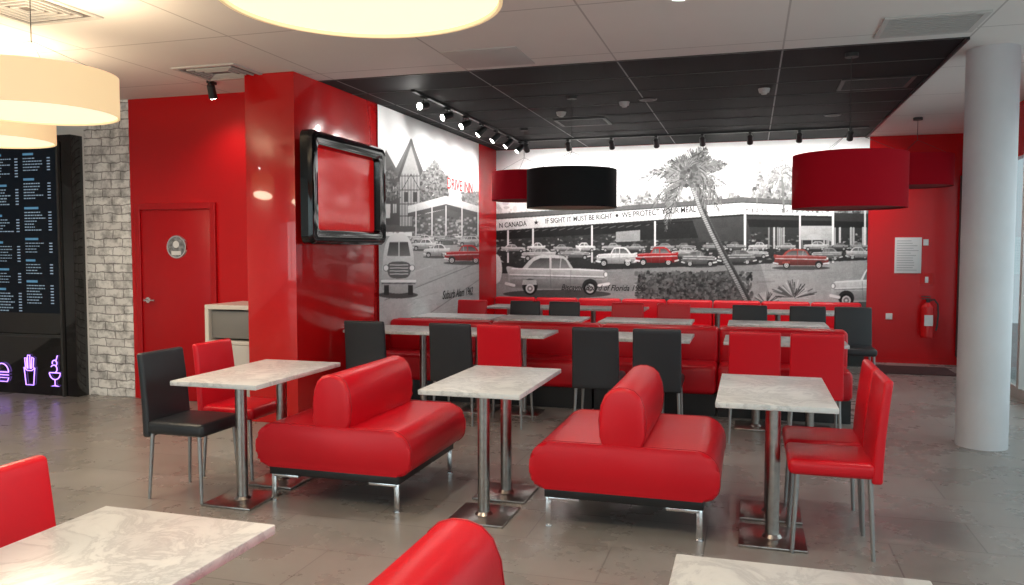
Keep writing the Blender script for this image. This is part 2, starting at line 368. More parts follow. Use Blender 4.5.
def car(c, x, y, L, h, body, flip=False, red=None):
    """long low side view fifties sedan with tail fin: nose at q=0"""
    f = (lambda q: x+L-q*L) if flip else (lambda q: x+q*L)
    g = lambda q: y-q*h
    up = red if red is not None else min(.92, body*1.25); lo = [v*.35 for v in red] if red is not None else body*.40
    c.ell(x+L/2, y+h*.0, L*.54, h*.11, .03, .85)
    c.poly([(f(.33), g(.62)), (f(.39), g(.86)), (f(.43), g(.965)), (f(.50), g(1.0)), (f(.66), g(1.0)), (f(.73), g(.95)), (f(.78), g(.85)), (f(.86), g(.62))], up)
    c.poly([(f(.365), g(.64)), (f(.41), g(.86)), (f(.44), g(.91)), (f(.555), g(.925)), (f(.555), g(.64))], .10, 1, .24)
    c.poly([(f(.575), g(.64)), (f(.575), g(.925)), (f(.67), g(.92)), (f(.735), g(.84)), (f(.80), g(.64))], .06, 1, .20)
    c.line([(f(.47), g(.65)), (f(.46), g(.90))], h*.02, .5)
    body_o = [(f(.00), g(.28)), (f(-.008), g(.46)), (f(.015), g(.585)), (f(.10), g(.625)), (f(.32), g(.655)), (f(.60), g(.645)), (f(.85), g(.645)), (f(.965), g(.70)), (f(1.005), g(.68)), (f(.985), g(.45)), (f(1.0), g(.26)), (f(.93), g(.16)), (f(.5), g(.13)), (f(.06), g(.16))]
    c.poly(smooth(body_o), up, 1, lo)
    c.poly([(f(.05), g(.36)), (f(.5), g(.40)), (f(.97), g(.38)), (f(.97), g(.20)), (f(.5), g(.15)), (f(.05), g(.18))], .05, .28)
    c.line([(f(.04), g(.60)), (f(.35), g(.635)), (f(.95), g(.65))], h*.03, .95 if red is None else (.75, .35, .35), .8)
    c.line([(f(.03), g(.44)), (f(.45), g(.47)), (f(.97), g(.50))], h*.03, .85, .8); c.line([(f(.03), g(.405)), (f(.97), g(.465))], h*.022, .08, .7)
    c.line([(f(.56), g(.16)), (f(.57), g(.64))], h*.015, .1, .7); c.line([(f(.37), g(.16)), (f(.36), g(.62))], h*.015, .1, .7)
    for q in (.17, .77):
        c.ell(f(q), g(.20), h*.20, h*.19, .03); c.ell(f(q), g(.14), h*.165, h*.17, .015); c.ell(f(q), g(.14), h*.11, h*.115, .66); c.ell(f(q), g(.14), h*.075, h*.08, .22); c.ell(f(q), g(.14), h*.03, h*.03, .8)
    c.poly([(f(.71), g(.36)), (f(.84), g(.36)), (f(.85), g(.24)), (f(.70), g(.24))], up, .8)
    c.ell(f(.015), g(.50), h*.06, h*.075, .2); c.ell(f(.012), g(.50), h*.04, h*.055, .92)
    c.line([(f(-.015), g(.26)), (f(.08), g(.22))], h*.075, .82); c.line([(f(1.01), g(.27)), (f(.93), g(.22))], h*.07, .7)

CR = (math.radians(16.57), math.radians(3.04))
sa, ca, sp, cp = math.sin(CR[0]), math.cos(CR[0]), math.sin(CR[1]), math.cos(CR[1])
def sheet(X, Y, Z):
    """artwork sheet coordinates of a wall point"""
    x, y, z = X, Y, Z-1.5
    a = x*ca+y*sa; b = -x*sa*sp+y*ca*sp+z*cp; f = -x*sa*cp+y*ca*cp-z*sp
    return 512+800*a/f, 292.5-800*b/f
def panel(name, canvas, mat, P0, du, nu, nv, wu, z0, z1, coords):
    us = np.linspace(0, wu, nu); vs = np.linspace(z0, z1, nv)
    U, V = np.meshgrid(us, vs)
    X = P0[0]+du[0]*U; Y = P0[1]+du[1]*U; Z = V
    co = np.stack([X, Y, Z], -1).reshape(-1, 3)
    idx = np.arange(nu*nv).reshape(nv, nu)
    q = np.stack([idx[:-1, :-1], idx[:-1, 1:], idx[1:, 1:], idx[1:, :-1]], -1).reshape(-1, 4)
    me = bpy.data.meshes.new(name)
    me.vertices.add(len(co)); me.vertices.foreach_set('co', co.ravel())
    me.loops.add(q.size); me.loops.foreach_set('vertex_index', q.ravel().astype(np.int32))
    me.polygons.add(len(q)); me.polygons.foreach_set('loop_start', (np.arange(len(q))*4).astype(np.int32))
    me.update(calc_edges=True)
    sx, sy = coords(X, Y, Z)
    c = canvas.sample(sx, sy)
    rgba = np.ones((nu*nv, 4), np.float32); rgba[:, :3] = c.reshape(-1, 3)
    at = me.color_attributes.new('Col', 'FLOAT_COLOR', 'POINT'); at.data.foreach_set('color', rgba.ravel())
    me.materials.append(mat); me.validate()
    return me

# ---- back mural art (linear grey values)
c = Canvas(490, 128, 880, 330, 4)
c.a[:] = .95
def tr(x0, x1, base, top, lo=.05, hi=.45, n=500, r=3.2):
    c.foliage(x0, top, x1, base, n, r, lo, hi, shape=lambda x, y: y > top+(base-top)*(.28*abs(math.sin(x*.11+x0))+.25*abs(math.sin(x*.31)))*1.1)
tr(494, 530, 226, 192, .5, .85, 160)
tr(590, 660, 218, 200, .25, .6, 260, 2)
tr(620, 760, 210, 188, .06, .42, 1500, 2.0)
tr(740, 876, 212, 146, .22, .75, 2600, 2.2)
tr(752, 800, 212, 165, .04, .35, 900, 2.2)
tr(815, 876, 215, 168, .04, .40, 1500, 2.2)
c.poly([(490, 262), (880, 248), (880, 330), (490, 330)], .22, 1, .42)
c.poly([(760, 262), (880, 256), (880, 330), (780, 330)], .36, 1, .5)
for _ in range(50):
    x = random.uniform(490, 860); y = random.uniform(270, 325); c.line([(x, y), (x+random.uniform(10, 50), y-random.uniform(0, 2))], random.uniform(.5, 2), random.choice([.15, .5, .35]), .35)
c.poly([(490, 226), (600, 218), (760, 210), (876, 214), (876, 260), (760, 264), (600, 270), (490, 274)], .035)
for _ in range(620):
    x = random.uniform(492, 870); y = random.uniform(232, 262); c.poly([(x, y), (x+random.uniform(.6, 4), y), (x+random.uniform(.6, 4), y+random.uniform(.5, 2.6)), (x, y+1.6)], random.choice([.02, .02, .05, .08, .14, .25, .5]), .75)
c.poly([(490, 229), (740, 219), (876, 222), (876, 228), (740, 227), (490, 240)], .015)
for i in range(30):
    x = 492+i*8.4; c.line([(x, 233-i*.36), (x+6, 231-i*.36)], .5, .16, .8)
c.poly([(640, 226), (740, 219), (746, 236), (640, 240)], .02)
c.poly([(690, 213), (745, 211), (752, 240), (700, 242)], .05)
for _ in range(22):
    x = random.uniform(765, 870); c.line([(x, 228), (x, 248)], random.uniform(.6, 2), random.uniform(.3, .75), .8)
c.poly([(490, 214), (620, 206), (742, 197), (832, 202), (876, 206), (876, 209), (832, 207), (742, 204), (490, 221)], .10)
c.poly([(490, 220), (742, 203), (832, 207), (832, 216), (742, 214), (490, 231)], .85, 1, .62)
c.line([(490, 232), (742, 215), (834, 217)], 2.0, .02); c.line([(490, 219.4), (742, 202.4), (834, 206)], 1.0, .04)
for i in range(17):
    x = 746+i*5.0
    for _ in range(3):
        xa = x+random.uniform(0, 2.6); ya = random.uniform(208.4, 213); c.line([(xa, ya), (x+random.uniform(0, 2.6), random.uniform(208.4, 213))], .8, .08, .9)
for x, y0, y1, w in ((508, 231, 262, 1.6), (533, 229, 268, 1.4), (592, 226, 262, 1.4), (655, 222, 262, 1.6), (745, 214, 262, 2), (800, 216, 262, 1.5), (833, 209, 262, 2.2), (865, 209, 258, 1.4)):
    c.line([(x, y0), (x, y1)], w, .8)
c.poly([(616, 232), (640, 230), (640, 241), (616, 242)], .30); c.poly([(800, 226), (832, 226), (832, 240), (800, 240)], .45)
for i in range(15):
    car(c, 500+i*25+random.uniform(-4, 4), 252-i*.15, random.uniform(18, 24), random.uniform(7, 9), random.choice([.12, .3, .5, .7, .2]), flip=random.random() < .5)
car(c, 522, 260, 34, 12, .40); car(c, 560, 259, 30, 11, .22, flip=True)
car(c, 672, 258, 26, 11, .3); car(c, 742, 258, 26, 10, .35, flip=True); car(c, 846, 259, 28, 12, .5, flip=True); car(c, 812, 260, 30, 12, .25)
car(c, 597, 266, 40, 19, .62); car(c, 636, 265, 42, 18, .3, red=(.46, .015, .02)); car(c, 682, 266, 34, 15, .16, flip=True)
car(c, 718, 264, 38, 14, .12); car(c, 774, 268, 54, 19, .5, red=(.34, .07, .06), flip=True)
c.poly([(640, 278), (735, 270), (750, 302), (690, 303), (640, 294)], .07)
c.foliage(636, 272, 752, 303, 1200, 2.2, .015, .18)
car(c, 507, 294, 100, 39, .46, flip=True)
car(c, 832, 306, 84, 40, .70)
c.ell(494, 250, 3.4, 4.4, .35); c.poly(smooth([(490, 256), (499, 256), (502, 270), (499, 282), (490, 282)]), .75)
tk = [(748, 302), (738, 282), (724, 256), (712, 232), (702, 210), (694, 188), (690, 176)]
c.line(tk, 7.5, .08); c.line([(x-1.4, y) for x, y in tk], 3.2, .34); c.line([(x+1.8, y) for x, y in tk], 1.4, .04)
for i in range(70):
    t = i/69; j = min(5, int(t*6)); q = t*6-j; x = tk[j][0]*(1-q)+tk[j+1][0]*q; y = tk[j][1]*(1-q)+tk[j+1][1]*q
    c.line([(x-3.4, y+1), (x+3.2, y-1)], .5, .04)
def frond(cx, cy, ang, L, droop, lo=.02, hi=.22, w=1.0, dens=22):
    pts = []
    for i in range(dens+1):
        t = i/dens; pts.append((cx+math.cos(ang)*L*t, cy-math.sin(ang)*L*t+droop*t*t*L))
    c.line(pts, w, random.uniform(lo, hi))
    for i in range(2, dens+1):
        x, y = pts[i]; tx, ty = pts[i][0]-pts[i-1][0], pts[i][1]-pts[i-1][1]; a0 = math.atan2(ty, tx)
        for sg in (-1, 1):
            l = L*.26*math.sin(math.pi*(.25+.7*i/dens))*random.uniform(.7, 1.2); a1 = a0+sg*random.uniform(.45, .8)
            c.line([(x, y), (x+math.cos(a1)*l, y+math.sin(a1)*l+1.2)], .75, random.uniform(lo, hi))
for i in range(34):
    a = -1.0+i*(math.pi+2.0)/33+random.uniform(-.1, .1)
    frond(689, 171, a, random.uniform(24, 42), random.uniform(.2, .75))
frond(689, 172, math.pi-.1, 50, .25); frond(689, 170, .25, 40, .1)
c.foliage(680, 166, 700, 186, 120, 2.4, .02, .12)
for cx, cy, L in ((845, 168, 20), (782, 176, 18), (866, 190, 18), (815, 162, 15)):
    c.line([(cx+2, 212), (cx, cy)], 2.2, .15)
    for i in range(14): frond(cx, cy, -.7+i*.33, L*random.uniform(.7, 1.1), .4, .08, .45, .6, 12)
for i in range(44):
    a = math.pi*i/43; c.line([(794, 298), (794+math.cos(a)*random.uniform(12, 25), 298-math.sin(a)*random.uniform(9, 20))], 1.1, random.choice([.05, .12, .6, .4]))
for i in range(24):
    a = math.pi*i/23; c.line([(766, 304), (766+math.cos(a)*13, 304-math.sin(a)*12)], .9, random.choice([.05, .25, .5]))
c.line([(757, 150), (757, 210)], .7, .3); c.line([(830, 145), (830, 205)], .6, .4)
c.blur(2); c.grain(.10)
YM = YB-.015
backm = panel('mural_print', c, M_mural, (MX+.005, YM), (1, 0), 820, 370, 5.2-.01, .62, H-.005, sheet)
mu = root('wall_mural', 'black and white photo mural of fifties drive-in restaurant', 'mural', (0, 0, 0))
part('mural_print', backm, mu)
def wtext(body, x0, x1, z0, z1, size, mat, shear=0, y=YM-.003):
    w = math.hypot(x1-x0, z1-z0); me = text_me(body, size, mat, shear, width=w)
    return part('lettering', me, mu, 'printed words on the mural', ((x0+x1)/2, y, (z0+z1)/2), (math.pi/2, -math.atan2(z1-z0, x1-x0), 0))
wtext('N CANADA', -3.65, -3.22, 1.865, 1.895, .105, M_ink)
wtext('IF SIGHT IT MUST BE RIGHT', -2.93, -1.93, 1.925, 1.99, .105, M_ink)
wtext('WE PROTECT YOUR MEAL', -1.79, -.74, 2.0, 2.075, .115, M_ink)
wtext('Biscayne Board of Florida 1962', -2.69, -1.45, .945, .945, .12, M_ink, .35)
for xx, zz in ((-3.07, 1.91), (-1.86, 2.0)):
    bm = bmesh.new(); vs = []
    for i in range(10):
        r = .04 if i % 2 == 0 else .017; a = math.pi/2+i*math.pi/5; vs.append(bm.verts.new((math.cos(a)*r, 0, math.sin(a)*r)))
    bm.faces.new(vs); part('star', finish(bm, 'star', M_ink, False), mu, 'dark printed star', (xx, YM-.003, zz))

# ---- left mural art
c = Canvas(370, 95, 492, 335, 6)
c.a[:] = .93
c.foliage(378, 212, 484, 232, 400, 2, .2, .6)
c.poly([(376, 175), (386, 150), (396, 168), (400, 160), (411, 138), (425, 175), (425, 232), (376, 232)], .10)
c.poly([(400, 178), (411, 146), (421, 180), (421, 226), (400, 226)], .42)
c.line([(398, 180), (411, 140), (425, 184)], 2.4, .04)
for x in (402, 405, 408, 411, 414, 417, 420): c.line([(x, 174), (x, 226)], .7, .05)
for y in (176, 190, 204, 216): c.line([(400, y), (422, y)], .9, .05)
c.line([(402, 190), (411, 174), (420, 190)], .8, .06)
c.poly([(404, 192), (408, 192), (408, 202), (404, 202)], .04); c.poly([(413, 192), (417, 192), (417, 202), (413, 202)], .04)
c.poly([(376, 178), (392, 165), (399, 182), (399, 225), (376, 225)], .07)
for x in (380, 387, 393):
    for y in (186, 204): c.poly([(x, y), (x+3.5, y), (x+3.5, y+9), (x, y+9)], .5); c.line([(x+1.7, y), (x+1.7, y+9)], .5, .1)
c.foliage(421, 158, 448, 208, 1700, 1.8, .02, .3, shape=lambda x, y: y > 160+abs(x-434)*1.2)
c.foliage(376, 170, 400, 200, 200, 1.8, .03, .25)
c.foliage(462, 192, 484, 215, 400, 2, .1, .4)
c.poly([(408, 206), (446, 196), (484, 208), (484, 214), (446, 204), (408, 213)], .9, 1, .6); c.poly([(408, 213), (446, 204), (484, 214), (484, 218), (446, 209), (408, 217)], .08)
c.poly([(412, 217), (446, 209), (484, 218), (484, 238), (412, 238)], .10)
for _ in range(170):
    x = random.uniform(412, 480); y = random.uniform(216, 236); c.poly([(x, y), (x+2.5, y), (x+2, y+2), (x, y+2)], random.uniform(.02, .6), .7)
for x in (416, 432, 446, 462, 478): c.line([(x, 206), (x, 240)], 1.1, .85)
c.poly([(382, 204), (390, 204), (390, 218), (382, 218)], .7)
c.poly([(370, 236), (492, 236), (492, 335), (370, 335)], .38, 1, .62)
for _ in range(40):
    x = random.uniform(400, 470); y = random.uniform(262, 320); c.line([(x, y), (x+random.uniform(8, 30), y-random.uniform(2, 10))], random.uniform(.4, 1.5), random.choice([.3, .7, .5]), .4)
c.line([(385, 300), (480, 262)], 1.0, .25); c.line([(420, 320), (486, 275)], 1.0, .3)
for x, y, L, h, b in ((410, 240, 16, 6, .6), (428, 240, 16, 6, .3), (446, 240, 16, 6, .7), (464, 240, 16, 6, .4), (412, 243, 22, 8, .6), (436, 244, 24, 9, .2), (458, 246, 24, 10, .5), (412, 250, 24, 11, .7), (424, 257, 26, 13, .65)):
    car(c, x, y, L, h, b)
car(c, 445, 263, 40, 18, .3, red=(.50, .015, .02))
c.ell(398, 295, 20, 3.5, .08)
c.poly(smooth([(383, 290), (383, 262), (385, 246), (390, 236), (399, 233.5), (407, 236), (412, 246), (414, 262), (414, 290)], 6), .85, 1, .4)
c.poly([(387, 256), (389.5, 242), (408, 242), (410.5, 256)], .06, 1, .18); c.line([(399, 241), (399, 257)], 1, .7)
c.poly(smooth([(389, 263), (409, 263), (408, 277), (390, 277)]), .12)
for y in (265, 268, 271, 274): c.line([(390, y), (408, y)], .7, .85)
for x in (386, 412): c.ell(x, 268, 3.0, 3.4, .1); c.ell(x, 268, 2.3, 2.7, .95)
c.line([(382, 281), (415, 281)], 2.4, .88); c.line([(382, 283.5), (415, 283.5)], 1, .06)
c.poly([(384, 285), (389, 285), (389, 295), (384, 295)], .03); c.poly([(408, 285), (413, 285), (413, 295), (408, 295)], .03)
c.blur(2); c.grain(.08)
XM = MX+.012
leftm = panel('mural_print', c, M_mural, (XM, 7.56), (0, 1), 420, 330, 10.75-7.56, .62, H-.005, sheet)
mu2 = root('wall_mural', 'black and white street photo mural with delivery truck', 'mural', (0, 0, 0))
part('mural_print', leftm, mu2)
part('lettering', text_me('DRIVE INN', .20, M_redink, width=.95), mu2, 'red printed sign words', (XM+.003, 10.0, 2.34), (math.pi/2, 0, math.pi/2))
part('lettering', text_me('Suburb Alam 1962', .15, M_ink, .35, width=1.15), mu2, 'black italic caption', (XM+.003, 9.9, .93), (math.pi/2, 0, math.pi/2))

# ------------------------------------------------------------------ menu wall
mb = root('menu_board', 'black glossy cladding with illuminated menu lists', 'menu board', (0, 0, 0))
part('panel', box_me('panel', M_blackgloss, XL+.02, -6.56, 6.50, 6.65, 0, 2.66, bevel=.004), mb)
c = Canvas(0, 0, 130, 170, 5)
c.a[:] = (.003, .005, .008)
for colx in (4, 46, 88):
    y = 6
    while y < 160:
        hw = random.uniform(12, 20); c.poly([(colx, y), (colx+hw, y), (colx+hw, y+2.2), (colx, y+2.2)], (.08, .20, .32)); y += 5
        for _ in range(random.randint(4, 7)):
            x = colx
            end = colx+random.uniform(12, 26)
            while x < end:
                w = random.uniform(1.2, 4); c.poly([(x, y), (x+w, y), (x+w, y+.9), (x, y+.9)], (.22, .30, .38)); x += w+.8
            c.poly([(colx+31, y), (colx+35, y), (colx+35, y+1.0), (colx+31, y+1.0)], (.24, .32, .42)); y += 3
        y += random.uniform(3, 8)
mm = panel('menu_screen', c, M_menu, (-8.05, 6.493), (1, 0), 390, 510, 1.3, .85, 2.55, lambda X, Y, Z: ((X+8.05)*100, (2.55-Z)*100))
part('screen', mm, mb, 'lit menu text on black')
bm = bmesh.new(); add_box(bm, -6.725, -6.70, 6.47, 6.5, 0, 2.6); add_box(bm, -8.1, -6.72, 6.48, 6.5, .60, .63)
part('frame', finish(bm, 'frame', M_dark), mb)
def neon(name, cx, zc, paths, label):
    pts = [[(cx+x*.01, 6.485, zc+z*.01) for x, z in p] for p in paths]
    thing(name, tube_me(name, M_neon, pts, .0055), label, 'neon sign')
arc = lambda x, z, r, a0, a1, n=14: [(x+r*math.cos(math.radians(a0+(a1-a0)*i/n)), z+r*math.sin(math.radians(a0+(a1-a0)*i/n))) for i in range(n+1)]
neon('neon_fries', -7.16, .24, [[(-7, 4), (-5, -14), (5, -14), (7, 4)], [(-7, 4), (-3, 1), (3, 1), (7, 4)], [(-5, 4), (-6, 14), (-3.5, 14), (-3, 3)], [(-2, 3), (-2, 17), (1, 17), (1, 3)], [(2.5, 3), (3.5, 15), (6, 14), (5, 4)]], 'violet neon outline of a fries carton')
neon('neon_dessert', -6.83, .24, [arc(0, 0, 7, 180, 360), [(-7, 0), (7, 0)], [(0, -7), (0, -13), (-5, -14), (5, -14), (0, -13)], arc(-1, 4, 4, -80, 150), arc(0, 10, 3, -60, 200), [(2, 13), (4, 18)]], 'violet neon outline of an ice cream cup')
neon('neon_burger', -7.53, .22, [arc(0, 0, 9, 0, 180), [(-9, 0), (9, 0)], [(-9, -3), (9, -3)], [(-9, -6), (-7, -10), (7, -10), (9, -6), (-9, -6)]], 'violet neon outline of a burger')

# ------------------------------------------------------------------ chairs
CH = .88
def chair_meshes(leather, metal, tag):
    bm = bmesh.new(); add_box(bm, -.195, .195, -.19, .21, .395, .475, bevel=.028, seg=4); seat = finish(bm, 'seat_'+tag, leather)
    bm = bmesh.new(); n = 12; rings = []
    for i in range(n+1):
        t = i/n; z = .375+t*(CH-.375)
        yc = -.195-.008*math.sin(t*math.pi*.5)-.035*t*t
        w = .193-.005*t; th = .025-.004*t
        rings.append([bm.verts.new((sx*w, yc+sy*th, z)) for (sx, sy) in ((-1, -1), (1, -1), (1, 1), (-1, 1))])
    bm.faces.new(rings[0][::-1]); bm.faces.new(rings[-1])
    for a, b in zip(rings[:-1], rings[1:]):
        for j in range(4): bm.faces.new((a[j], a[(j+1) % 4], b[(j+1) % 4], b[j]))
    bm.normal_update()
    es = [e for e in bm.edges if (len(e.link_faces) == 2 and e.calc_face_angle(0) > .9)]
    bmesh.ops.bevel(bm, geom=es, offset=.015, segments=4, profile=.5, affect='EDGES')
    back = finish(bm, 'backrest_'+tag, leather, angle=60)
    leg = cyl_me('leg_'+tag, metal, (0, 0, 0), (0, 0, .41), .0095, .013, 14)
    return seat, back, leg
def make_chair(ms, loc, rot, label, group):
    r = root('dining_chair', label, 'chair', loc, rot, group)
    part('seat', ms[0], r); part('backrest', ms[1], r)
    for sx, sy in ((-1, -1), (1, -1), (1, 1), (-1, 1)):
        part('leg', ms[2], r, 'slim grey metal leg', (sx*.182, sy*.186, 0), (sy*.05, -sx*.04, 0))
    return r
red_ms = chair_meshes(M_redleather, M_leggrey, 'red'); blk_ms = chair_meshes(M_blackleather, M_leggrey, 'black')
G1 = 'padded dining chairs'
LR = 'red leatherette padded dining chair with slim metal legs'; LB = 'black leatherette padded dining chair with slim metal legs'
FX, FXN = -math.pi/2, math.pi/2
src_r = make_chair(red_ms, (.405, 4.305, 0), FXN, LR+' beside marble table', G1)
src_b = make_chair(blk_ms, (-3.27, 4.12, 0), FX, LB+' beside marble table', G1)
def red(x, y, rot, lab=LR): return copy_thing(src_r, (x, y, 0), rot, lab)
def blk(x, y, rot, lab=LB): return copy_thing(src_b, (x, y, 0), rot, lab)
red(.405, 4.735, FXN, LR+' beside marble table')
red(-3.27, 4.62, FX, LR+' beside marble table')
red(-1.815, 1.71, FX, LR+' beside marble table')
Y2 = 6.56
for x, f in ((-3.24, blk), (-2.43, blk), (-2.0, red), (-1.19, blk), (-.70, blk), (.04, red), (.49, red)):
    f(x, Y2, random.uniform(-.03, .03))
for x, f in ((-3.3, red), (-2.63, blk), (-2.13, blk), (-1.37, red), (-.84, red), (0.0, blk), (.61, blk), (1.08, blk)):
    f(x, 9.15, math.pi+random.uniform(-.03, .03))

# ------------------------------------------------------------------ tables (long axis Y)
def make_table(loc, rot, label, group, L=.96, W=.57):
    r = root('pedestal_table', label, 'table', loc, rot, group)
    part('tabletop', box_me('tabletop', M_marble, -W/2, W/2, -L/2, L/2, .722, .750, bevel=.004), r, 'white veined marble top')
    for s in (-1, 1):
        bm = bmesh.new(); add_cyl(bm, (0, 0, .012), (0, 0, .715), .034, seg=32); add_cyl(bm, (0, 0, .012), (0, 0, .03), .052, .038, seg=32)
        add_box(bm, -.13, .13, -.13, .13, .712, .722)
        part('column', finish(bm, 'column', M_steel), r, 'brushed steel column', (0, s*.215, 0))
        part('base_plate', box_me('base_plate', M_steel, -.165, .165, -.17, .17, 0, .014, bevel=.004), r, 'flat square steel base', (0, s*.215, 0))
    return r
G2 = 'marble pedestal tables'; LT = 'white marble table on two brushed steel pedestals'
t0 = make_table((-1.42, 4.43, 0), 0, LT+' between red benches', G2)
for x, y, rot, lab in ((-2.90, 4.29, 0, LT+' beside red bench'), (.13, 4.52, 0, LT+' beside red chairs'), (-1.52, 1.40, 0, LT), (.12, 1.50, 0, LT)):
    copy_thing(t0, (x, y, 0), rot, lab)
for x in (-3.19, -2.2, -.95, .28):
    copy_thing(t0, (x, 7.03, 0), math.pi/2, LT+' before red banquette')
for x in (-3.19, -2.2, -1.05, .27):
    copy_thing(t0, (x, 8.60, 0), math.pi/2, LT+' behind red banquette')
for x in (-2.9, -1.75, -.6, .55):
    copy_thing(t0, (x, 10.35, 0), math.pi/2, LT+' near wall banquette')

# ------------------------------------------------------------------ double sided benches
def round_profile(w, z0, z1, r_top, r_bot, n=8):
    pts = []; h = w/2
    for cx, cz, r, a0 in ((h-r_bot, z0+r_bot, r_bot, -90), (h-r_top, z1-r_top, r_top, 0), (-h+r_top, z1-r_top, r_top, 90), (-h+r_bot, z0+r_bot, r_bot, 180)):
        for i in range(n+1):
            a = math.radians(a0+90*i/n); pts.append((cx+r*math.cos(a), cz+r*math.sin(a)))
    return pts
def make_bench(loc, label, group):
    r = root('double_bench', label, 'bench', loc, 0, group)
    D = .46
    pts = round_profile(1.0, .215, .475, .125, .085, 9)
    s = part('seat', profile_me('seat', M_redleather, pts, -D, D, .020, 4), r, 'thick rounded red seat cushion')
    bp = [(-.100, .44), (-.118, .52), (-.124, .60), (-.114, .68), (-.092, .735), (-.06, .765), (-.02, .778), (.02, .778), (.06, .765), (.092, .735), (.114, .68), (.124, .60), (.118, .52), (.100, .44)]
    b = part('backrest', profile_me('backrest', M_redleather, bp, -D+.005, D-.005, .022, 4), r, 'rounded red central backrest')
    for par, outline, yy in ((s, pts, D-.020), (b, bp, D-.027)):
        for sg in (-1, 1):
            part('piping', tube_me('piping', M_redpiping, [[(x, sg*yy, z) for x, z in outline]], .0032, 2, True), par, 'dark red sewn piping')
    part('frame', box_me('frame', M_black, -.42, .42, -D+.02, D-.02, .165, .222, bevel=.004), r, 'black underframe')
    for sx in (-1, 1):
        for sy in (-1, 1):
            bm = bmesh.new(); x = sx*.40; y = sy*(D-.04)
            add_box(bm, x-.015, x+.015, y-.006, y+.006, 0, .166, bevel=.002)
            add_box(bm, min(x, x-sx*.17), max(x, x-sx*.17), y-.016, y+.016, .150, .166, bevel=.002)
            add_cyl(bm, (x, y, 0), (x, y, .006), .02, seg=16)
            part('leg', finish(bm, 'leg', M_chrome), r, 'chrome angled leg')
    return r
G3 = 'red double benches'; LBn = 'red leatherette double bench with central backrest and chrome legs'
b0 = make_bench((-.63, 4.58, 0), LBn, G3)
copy_thing(b0, (-2.315, 4.55, 0), 0, LBn)
copy_thing(b0, (-.735, 1.55, 0), 0, LBn)

# ------------------------------------------------------------------ banquettes
def make_banquette(loc, rot, label, group, n, w, D=.52, top=.80):
    for i in range(n):
        x = loc[0]+(i-(n-1)/2)*w
        r = root('banquette', label, 'banquette', (x, loc[1], 0), rot, group)
        part('seat', box_me('seat', M_redleather, -w/2+.003, w/2-.003, -D, -.07, .20, .46, bevel=.05, seg=5), r)
        part('backrest', box_me('backrest', M_redleather, -w/2+.003, w/2-.003, -.11, 0, .40, top, bevel=.045, seg=5), r)
        part('plinth', box_me('plinth', M_black, -w/2+.01, w/2-.01, -D+.06, -.01, 0, .20), r, 'black plinth')
LQ = 'red leatherette banquette section with rounded back'
make_banquette((-1.40, 7.83, 0), 0, LQ, 'centre banquettes', 4, 1.13, top=.77)
make_banquette((-1.40, 7.84, 0), math.pi, LQ, 'centre banquettes', 4, 1.13, D=.45, top=.77)
make_banquette((-1.13, 11.55, 0), 0, LQ+' against mural', 'wall banquettes', 8, .64, top=.80)

# ------------------------------------------------------------------ television on column
tv = root('television', 'large black glossy framed television on red column', 'television', (MX, 6.64, 2.03))
W, Hh = .72, .48
bm = bmesh.new()
def ring(x, w, h, r=.07, n=8):
    out = []
    for cx, cz, a0 in ((w-r, -h+r, -90), (w-r, h-r, 0), (-w+r, h-r, 90), (-w+r, -h+r, 180)):
        for i in range(n+1):
            a = math.radians(a0+90*i/n); out.append(bm.verts.new((x, cx+r*math.cos(a), cz+r*math.sin(a))))
    return out
rs = [ring(.05, W-.06, Hh-.05), ring(.10, W, Hh), ring(.17, W, Hh), ring(.20, W-.02, Hh-.02), ring(.205, W-.05, Hh-.05, .05), ring(.19, W-.13, Hh-.12, .03), ring(.13, W-.145, Hh-.135, .02)]
for a, b in zip(rs[:-1], rs[1:]):
    n = len(a)
    for j in range(n): bm.faces.new((a[j], a[(j+1) % n], b[(j+1) % n], b[j]))
bm.faces.new(rs[0][::-1])
part('frame', finish(bm, 'tv_frame', M_blackgloss, angle=30), tv, 'glossy black rounded frame')
part('screen', box_me('tv_screen', M_screen, .125, .131, -W+.13, W-.13, -Hh+.12, Hh-.12), tv, 'glossy screen with painted red reflection')
part('bracket', box_me('bracket', M_dark, 0, .06, -.2, .2, -.2, .2, bevel=.004), tv)

